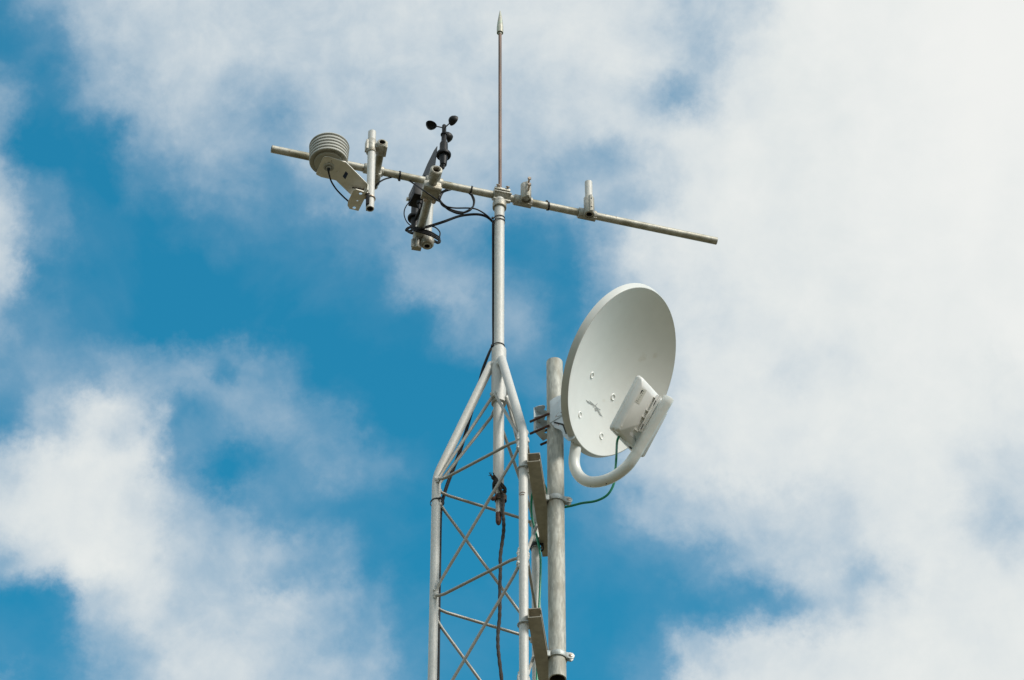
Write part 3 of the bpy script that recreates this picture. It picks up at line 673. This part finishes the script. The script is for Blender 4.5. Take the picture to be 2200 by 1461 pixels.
# ------------------------------------------------------------------ lightning rod
rz0 = zbar+.014; rtop = onY(1073.3, 70, 0).z; rtip = onY(1073, 22, 0).z
lr = thing('lightning_rod', (0, 0, rz0), 'thin brown lightning rod with a pale pointed tip rising above the mast', 'lightning rod')
MB().tube([V((.0015, .002, rz0)), V((-.0003, 0, rtop+.004))], .0050, 20).build('rod', rodm, lr)
tp = V((-.0003, 0, rtop-.003)); h = rtip-tp.z
m = MB(); m.lathe(tp, Z, [(.0056, .004), (.0090, 0), (.0100, .001), (.0102, h*.13), (.0098, h*.28), (.0076, h*.52), (.0048, h*.74), (.0020, h*.93), (.0004, h)], 32); m.build('tip', tipm, lr)
m = MB(); m.lathe(tp+Z*(-.006), Z, [(.0052, 0), (.0060, .001), (.0060, .010)], 20); m.build('ferrule', tipm, lr)

# ------------------------------------------------------------------ strut channels between tower and pole
GD = (LC-LB).normalized(); GX = V((GD.y, -GD.x, 0))
def channel(zc, label, xo=0):
    t = thing('strut_channel', LB+Z*zc, label, 'strut channel', 'slotted strut channels')
    Wd, Ht, T, lip = .034, .0300, .0022, .0075
    o_ = LB+GX*(LR+.0012)-GD*.030+Z*(zc-Ht/2)
    P2 = [(0, 0), (Wd, 0), (Wd, lip), (Wd-T, lip), (Wd-T, T), (T, T), (T, Ht-T), (Wd-T, Ht-T), (Wd-T, Ht-lip), (Wd, Ht-lip), (Wd, Ht), (0, Ht)]
    Ln = (LC-LB).length+.075
    m = MB()
    outer = [o_+GX*a+Z*b for a, b in P2]; n = len(P2)
    m.rings([outer, [p+GD*Ln for p in outer]]); m.build('channel', alum, t, flat=30)
    for P_ in (LB, LC):
        for dz in ((.0,) if P_ is LC else (-.004,)):
            c = P_+Z*(zc-Ht/2+.006+dz)
            pts = [c+GX*(LR+.002)+GD*(LR+.003)]+[c+GX*((LR+.003)*sin(a))+GD*((LR+.003)*cos(a)) for a in [0-pi*i/16 for i in range(17)]]+[c+GX*(LR+.002)-GD*(LR+.003)]
            MB().tube(pts, .0022, 10).build('u_bolt', galvc, t)
    return t, o_
z1_ = onY(1150, 984, LB.y-.03).z; z2_ = onY(1150.5, 1318, LB.y-.03).z
ch1, oc = channel(z1_, 'upper pale strut channel running back from the near tower leg behind the thick pole')
ch2, oc2 = channel(z2_, 'lower pale strut channel near the bottom of the photo, bolted to the tower leg')

# ------------------------------------------------------------------ galvanised pole
PY = -.022; pt, pb_ = onY(1191.5, 779, PY), onY(1197.8, 1460, PY); PR = .0226; PD = (pt-pb_).normalized()
m = MB(); m.pipe(pb_, pt, PR, PR-.003, 48, .0006)
gp_ = m.build('galvanised_pole', galv); bore(gp_, pb_, PD, PR-.0031, .2)
tag(gp_, 'thick mottled galvanised pole beside the tower, open at its lower end', 'pole')
def polept(y): 
    p = onY(1194, y, PY); return pb_.lerp(pt, (p.z-pb_.z)/(pt.z-pb_.z))
def pclamp(y, label):
    c = polept(y); t = thing('pole_clamp', c, label, 'clamp', 'pipe clamps holding the pole to the channels')
    m = MB(); n = 40; w = .0085
    def ring(r, h): return [c+V((r*cos(2*pi*i/n), r*sin(2*pi*i/n), 0))+PD*h for i in range(n)]
    m.rings([ring(PR+.0005, -w), ring(PR+.0030, -w), ring(PR+.0034, -w+.0006), ring(PR+.0034, w-.0006), ring(PR+.0030, w), ring(PR+.0005, w)], close=True)
    m.build('band', galvc, t)
    # left foot into the channel, right ear with its bolt
    m = MB(); m.box(c+V((-PR-.004, -.006, .0)), (V((1, .12, 0)), V((-.12, 1, 0)), Z), (.0075, .014, w)); m.build('foot', galvc, t, bevel=.0012)
    e = c+V((PR+.0095, -.004, -.0015)); yv = V((.25, -.97, 0)).normalized(); xv = V((.97, .25, 0)).normalized()
    for k, s_ in ((1, 1.), (-1, 1.)):
        poly = [e+xv*(-.012)+Z*.0085, ]+[e+xv*(.0095*cos(a)+.001)+Z*(.0095*sin(a)) for a in [pi/2-pi*i/10 for i in range(11)]]+[e+xv*(-.012)-Z*.0085]
        m = MB(); m.prism([p+yv*(.0035*k+(.0012 if k > 0 else -.0032)) for p in poly], yv*.0030); m.build('ear', galvc, t, bevel=.0006)
    m = MB(); m.lathe(e+yv*.0055, yv, [(.0055, 0), (.0058, .001), (.0050, .0032), (.0035, .0040)], 20); b = m.build('bolt', boltm, t)
    m = MB(); m.box(e+yv*.0095, (xv+Z*.5, yv, Z-xv*.5), (.0040, .0004, .0006)); m.build('slot', dark, b)
pclamp(1078, 'galvanised pipe clamp round the pole at the upper channel, green cable passing behind it')
pclamp(1413, 'galvanised pipe clamp round the pole just above its open lower end')

# ------------------------------------------------------------------ dish
U = V((79.4, 82.9*.695+130*.719, -82.9*.719+130*.695)).normalized()
Vv = V((86, -.695*157.5+48*.719, 157.5*.719+48*.695)); Vv = (Vv-U*Vv.dot(U)).normalized()
Nn = U.cross(Vv).normalized()
DC0 = onY(1336, 797, -.135); q = pxm(DC0); WU, WV, DEP = 180.5*q, 186.5*q, 33*q
DC = onP(1338, 799.5, DC0, Nn)
dish = thing('satellite_dish', DC-Nn*.1, 'white oval dish on the thick pole, with a curved feed arm', 'dish antenna')
def bowl(a, b): r2 = a*a+b*b; return DC+U*(a*WU)+Vv*(b*WV)-Nn*(DEP*(1-r2))
def ab(x, y):
    d = 0
    for _ in range(12):
        p = onP(x, y, DC-Nn*d, Nn); w = p-DC; a, b = w.dot(U)/WU, w.dot(Vv)/WV; d = DEP*(1-a*a-b*b)
    return a, b
n = 120; m = MB(); R = []
for r in [.002]+[i/26 for i in range(1, 27)]: R.append([bowl(r*cos(2*pi*j/n), r*sin(2*pi*j/n)) for j in range(n)])
T_ = .0016
def rimring(s, back): return [DC+U*(s*WU*cos(2*pi*j/n))+Vv*(s*WV*sin(2*pi*j/n))-Nn*back for j in range(n)]
for r in [i/13 for i in range(13, 0, -1)]+[.002]: R.append([bowl(r*cos(2*pi*j/n), r*sin(2*pi*j/n))-Nn*T_ for j in range(n)])
m.rings(R); m.build('reflector', dishm, dish, flat=60)
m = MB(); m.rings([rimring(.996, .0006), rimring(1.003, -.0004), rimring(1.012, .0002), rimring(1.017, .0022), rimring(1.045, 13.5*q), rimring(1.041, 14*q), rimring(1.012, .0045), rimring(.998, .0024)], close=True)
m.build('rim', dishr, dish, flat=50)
def bnorm(a, b): return (Nn+U*(-2*a*DEP/WU)+Vv*(-2*b*DEP/WV)).normalized()
for x, y in ((1272, 806), (1317, 853), (1246, 891), (1292, 937)):
    a, b = ab(x, y); p = bowl(a, b); nn_ = bnorm(a, b)
    m = MB(); m.lathe(p-nn_*.0012, nn_, [(.0, .0008), (.0052, .0008), (.0062, .0014), (.0072, .0030), (.0082, .0030), (.0100, .0008)], 32)
    m.build('boss', dishm, dish)
def pz(x, y): return (1130+x/3.949, 740+y/3.949)
spikes = [[(508, 470), (592, 519), (575, 521), (522, 494)], [(536, 474), (583, 513), (577, 516), (549, 490)], [(608, 496), (586, 515), (589, 520), (604, 506)],
          [(585, 521), (592, 516), (650, 613), (628, 603)], [(583, 532), (602, 564), (590, 569), (583, 557)], [(597, 528), (635, 556), (624, 558)], [(566, 527), (586, 523), (584, 529), (568, 534)]]
m = MB()
for s in spikes:
    pp = []
    for x, y in s:
        a, b = ab(*pz(x, y)); pp.append(bowl(a, b)+bnorm(a, b)*.0002)
    m.prism(pp, Nn*.0003)
m.build('emblem', emb, dish)
# feed arm, in the dish's plane of symmetry
def inA(x, y, off=0): return onP(x, y, DC0+U*off, U)
arm = [(1241, 948), (1236, 968), (1233.5, 988), (1236, 1007), (1246, 1024), (1262, 1034), (1282, 1035.5), (1305, 1030), (1328, 1018), (1350, 999), (1366, 976), (1376, 959), (1396, 925), (1415.5, 892), (1430, 867.5)]
ap = [inA(*p) for p in arm]; ap[0] = ap[0]-Nn*.006; e_ = inA(1437.3, 854.5)
A_ = smooth(ap, 8); ARr = 12.0*q
m = MB(); m.tube(A_+[e_-(e_-ap[-1]).normalized()*.001, e_], [ARr*.93]*6+[ARr]*(len(A_)-5)+[ARr*.95], 40); m.build('feed_arm', armw, dish, flat=50)
for x, y, w_ in ((1303, 1041, .0022), (1269, 1045, .0015), (1224, 984, .0010)):
    c = inA(x, y); axp = min(A_, key=lambda p: (p-c).length); d_ = (c-axp).normalized()-FW*.45; d_.normalize()
    m = MB(); m.lathe(axp+d_*(ARr-.0004), d_, [(w_, 0), (w_*.9, .0007), (w_*.3, .0009)], 10); m.build('rust_spot', rusty, dish)
# collar where the arm meets the back of the dish
s0 = inA(1237, 950); m = MB(); m.box(inA(1246, 943)-Nn*.026, (Vv, U, Nn), (.010, .015, .007)); 
m.build('arm_clamp', mount, dish, bevel=.004)
rb = onP(1233, 947, s0-U*.020, U)
m = MB(); hexbolt(m, rb+U*.006, -U, .006, .0052, .0075, .006); m.build('bolt', rust, dish)

# bracket from the dish to the pole
MX = V((.84, -.54, 0)).normalized(); KX = V((MX.y, -MX.x, 0)); KX = KX if KX.y > 0 else -KX      # KX: away from the viewer
pc = polept(900)
def side(x, y, off): return onP(x, y, pc+KX*off, KX)
z1b = lambda x, y: (1130+x/8.117, 820+y/8.117)
up = [(415, 345), (432, 320), (478, 285), (560, 245), (620, 232), (650, 300), (690, 520), (675, 565), (530, 650), (420, 718), (412, 700), (418, 500)]
MB().prism([side(*z1b(*p), -.0275) for p in up], KX*.0022).build('upper_plate', mount, dish, bevel=.0006)
rib = [(520, 590), (545, 608), (685, 562), (680, 500), (640, 270), (600, 280), (565, 400)]
MB().prism([side(*z1b(*p), -.0290) for p in rib], KX*.0014).build('pressed_panel', mount, dish, bevel=.0006)
lowp = [(432, 722), (475, 690), (560, 640), (650, 585), (700, 560), (745, 700), (800, 860), (848, 955), (835, 985), (765, 1028), (735, 1030), (690, 990), (652, 950), (635, 875), (600, 838), (500, 802)]
lp_ = MB().prism([side(*z1b(*p), -.0255) for p in lowp], KX*.0022).build('lower_plate', mount, dish, bevel=.0006)
sl = [(480, 700), (510, 700), (640, 728), (672, 752), (685, 800), (712, 910), (690, 912), (655, 810), (640, 765), (600, 748), (490, 722)]
MB().prism([side(*z1b(*p), -.0262) for p in sl], KX*.0004).build('slot', dark, lp_)
sl = [(650, 598), (680, 596), (705, 690), (680, 690)]
MB().prism([side(*z1b(*p), -.0262) for p in sl], KX*.0004).build('slot', dark, lp_)
MB().prism([side(*z1b(*p), -.0300) for p in [(600, 540), (640, 518), (700, 505), (700, 515), (645, 530), (610, 545)]], KX*.0008).build('rust_mark', rust, dish)
# rear stay plates that carry the load to the dish back
bk = bowl(-.05, -.45)-Nn*.01
m = MB(); m.box((bk+pc)/2+V((.0, 0, .0)), (bk-pc, KX, Z), ((bk-pc).length/2-.020, .022, .003)); m.box(bk-Nn*.002, (U, Vv, Nn), (.05, .055, .004)); m.build('back_plate', mount, dish, bevel=.001)
# jaw on the far side of the pole
jc = pc-MX*.053
zt_, zm_, zl_ = [onY(1163, y, (jc.y)).z for y in (887, 908, 936)]
m = MB(); m.box(V((jc.x, jc.y, (zt_+zl_)/2)), (MX, KX, Z), (.0012, .024, (zt_-zl_)/2+.001))
m.build('jaw_plate', mount, dish, bevel=.0005)
for zz in (zt_, zm_, zl_):
    c = V((jc.x, jc.y, zz)); k_ = .030
    poly = [c-KX*.024, c-KX*.0235+MX*.014, c-KX*.020+MX*.025, c-KX*.016+MX*.029, c-KX*.011+MX*.029, c+MX*.018, c+KX*.011+MX*.029, c+KX*.016+MX*.029, c+KX*.020+MX*.025, c+KX*.0235+MX*.014, c+KX*.024]
    MB().prism(poly, Z*.0016).build('jaw_tooth', mount, dish, bevel=.0004)
for zz in ((zt_+zm_)/2-.030, (zm_+zl_)/2-.032):
    for k in (-.0265, .0265):
        c = V((pc.x, pc.y, zz))+KX*(k*1.0)
        m = MB(); L0 = .064; nth = 29
        m.tube([c-MX*(L0-.0022*i) for i in range(nth)], [.0034*(1+.08*(i % 2)) for i in range(nth)], 10)
        m.build('threaded_bolt', rust, dish)

# ------------------------------------------------------------------ radio unit on the feed arm
tB = 120*q
def inB(x, y, t=tB): return onP(x, y, DC0+Nn*t, Nn)
DC = DC0
a0, a1, b0, b1 = -.094, .075, -.197, -.028
def face(u, v, t): return DC+U*(a0+(a1-a0)*u)+Vv*(b0+(b1-b0)*v)+Nn*t
radio = thing('radio_unit', face(.5, 0, tB), 'white plastic outdoor radio box clipped to the dish feed arm', 'radio')
def rrect(ins_u, ins_v0, ins_v1, t, rad, n=6):
    x0, x1, y0, y1 = a0+ins_u, a1-ins_u, b0+ins_v0, b1-ins_v1; P_ = []
    for cx, cy, s in ((x1-rad, y0+rad, -pi/2), (x1-rad, y1-rad, 0), (x0+rad, y1-rad, pi/2), (x0+rad, y0+rad, pi)):
        for i in range(n+1):
            an = s+pi/2*i/n; P_.append(DC+U*(cx+rad*cos(an))+Vv*(cy+rad*sin(an))+Nn*t)
    return P_
TH = .027
m = MB(); m.rings([rrect(.006, .006, .006, tB-TH-.006, .008), rrect(.001, .001, .001, tB-TH-.003, .009), rrect(0, 0, 0, tB-TH+.002, .009), rrect(0, 0, .001, tB-TH+.008, .009)]); m.build('front_cover', radw, radio, flat=60)
m = MB(); m.rings([rrect(.0012, .0012, .002, tB-TH+.008, .009), rrect(.0012, .0012, .004, tB-.012, .009), rrect(.0022, .0015, .012, tB-.006, .009), rrect(.0045, .003, .022, tB-.0015, .008), rrect(.0065, .005, .026, tB, .007)]); hs_ = m.build('housing', radw, radio, flat=45)
# LED label
z2 = lambda x, y: (1290+x/5.411, 790+y/5.411)
lb = [inB(*z2(*p), tB+.0001) for p in ((487, 238), (540, 262), (452, 427), (400, 393))]
l_ = MB().prism(lb, Nn*.0003).build('led_label', labm, radio)
m = MB()
def sq(x, y, s, t=None): 
    p = inB(*z2(x, y), tB+.0004); m.box(p+Nn*.0001, (U, Vv, Nn), (s, s, .0002))
for x, y, s in ((503, 275, .0011), (489, 297, .0011), (474, 322, .0010), (459, 342, .0010), (447, 365, .0010), (434, 388, .0011), (424, 380, .0007), (418, 384, .0007)): sq(x, y, s)
m.prism([inB(*z2(*p), tB+.0004) for p in ((478, 260), (494, 258), (495, 266), (466, 306), (462, 304))], Nn*.0003)
m.build('led_marks', dark, l_)
m = MB(); m.lathe(inB(*z2(247, 680), tB), Nn, [(.0026, -.0005), (.0026, .0003), (.0020, .0004)], 20); m.build('screw_cap', labm, radio)
m = MB(); m.prism([inB(*z2(*p), tB-.0006) for p in ((345, 745), (372, 762), (408, 800), (395, 840), (372, 810), (330, 775))], Nn*.0010); m.build('vent_panel', greyp, radio)
m = MB()
for p in ((412, 830), (408, 850)): m.box(inB(*z2(*p), tB+.0006), (U, Vv, Nn), (.0012, .0012, .0004))
m.build('port_marks', dark, radio)
# arm rail with fins
mid = (e_-DC).dot(Vv); armt = (inA(1405, 905)-DC).dot(Nn)-ARr
def at(u, v, t): return DC+U*u+Vv*v+Nn*t
ru = -ARr*.72
v_lo, v_hi = [(inB(*z2(*p), tB+.006)-DC).dot(Vv) for p in ((455, 745), (692, 345))]
m = MB(); m.box(at(ru, (v_lo+v_hi)/2, (tB+armt)/2+.002), (U, Vv, Nn), (.0035, (v_hi-v_lo)/2, (armt-tB)/2+.004)); m.build('mount_rail', radw, radio, bevel=.0005)
m = MB(); m.box(at(ru-.0042, (v_lo+v_hi)/2, armt-.001), (U, Vv, Nn), (.0045, (v_hi-v_lo)/2, .0010)); m.build('rail_lip', radw, radio, bevel=.0004)
for p in ((655, 440), (500, 705)):
    w = (inB(*z2(*p), tB+.006)-DC).dot(Vv); m = MB(); m.box(at(ru-.0045, w, armt+.0003), (U, Vv, Nn), (.0016, .0075, .0005)); m.build('rail_slot', dark, radio)
for p in ((612, 340), (523, 485), (477, 562), (390, 710)):
    f0_ = inB(*z2(*p), tB); w = (f0_-DC).dot(Vv); ux = (f0_-DC).dot(U)
    MB().prism([at(ux, w, tB-.001), at(ru-.003, w, tB-.001), at(ru-.003, w, armt-.001), at(ru-.006, w, armt-.002), at(ux+.004, w, tB+.003)], Vv*.0016).build('fin', radw, radio)
m = MB(); m.box(at(0, (v_lo+v_hi)/2, (tB+armt)/2), (U, Vv, Nn), (.006, (v_hi-v_lo)/2*.9, (armt-tB)/2+.002)); m.build('cradle', radw, radio)
wv = (inB(1396, 880, tB)-DC).dot(Vv)
P_ = [at((ARr+.0008)*cos(x), wv, armt+ARr+(ARr+.0008)*sin(x)) for x in [2*pi*i/32 for i in range(32)]]
# bottom cable door
m = MB(); m.box(face(.30, 0, tB-.016)-Vv*.0004, (U, Nn, Vv), (.020, .006, .0010)); m.build('cable_door', radw, radio, bevel=.0005)
m = MB(); m.box(face(.62, 0, tB-.013)-Vv*.0006, (U, Nn, Vv), (.005, .003, .0008)); m.build('port', dark, radio)
# faint marks on the far half of the box
m = MB()
for dx, dv in ((0, 0), (.003, .0), (-.010, -.004), (-.013, -.004)): m.box(face(.90, .16, tB)+U*dx*.3+Vv*dx, (U, Vv, Nn), (.0016, .0008, .0003))
m.build('printed_marks', greyp, radio)

# ------------------------------------------------------------------ green cable
ex = face(.24, 0, tB-.016); exy = ex.y
A1 = inA(1320, 1020)
gc = [ex+Vv*.006, ex-Vv*.012+V((0, 0, -.004)), onY(1324, 985, A1.y+.030), onY(1321.5, 1015, A1.y+.030), onY(1318.5, 1040, A1.y+.034), onY(1305, 1063, A1.y+.04), onY(1281, 1076, A1.y+.05), onY(1250, 1081, .0), onY(1226, 1087, .008),
      onY(1204, 1090, .014), onY(1186, 1083, .020), onY(1177, 1066, .022), onY(1173, 1050, .018), onY(1168, 1040, .010), onY(1160, 1035, .015), onY(1150, 1045, .05), onY(1143.5, 1062, .08), onY(1141.5, 1085, .10), onY(1142.5, 1108, .112), onY(1147, 1130, .118), onY(1153, 1152, .120), onY(1157, 1170, .120), onY(1160.5, 1190, .120), onY(1161.5, 1215, .121), onY(1160.5, 1255, .122), onY(1158.5, 1300, .122), onY(1156, 1350, .122), onY(1155, 1400, .124), onY(1153.5, 1461, .124), onY(1153, 1530, .124)]
cable(gc, .0033, greenm, 'green cable from the white radio box round the pole and down the rear tower leg', n=12)
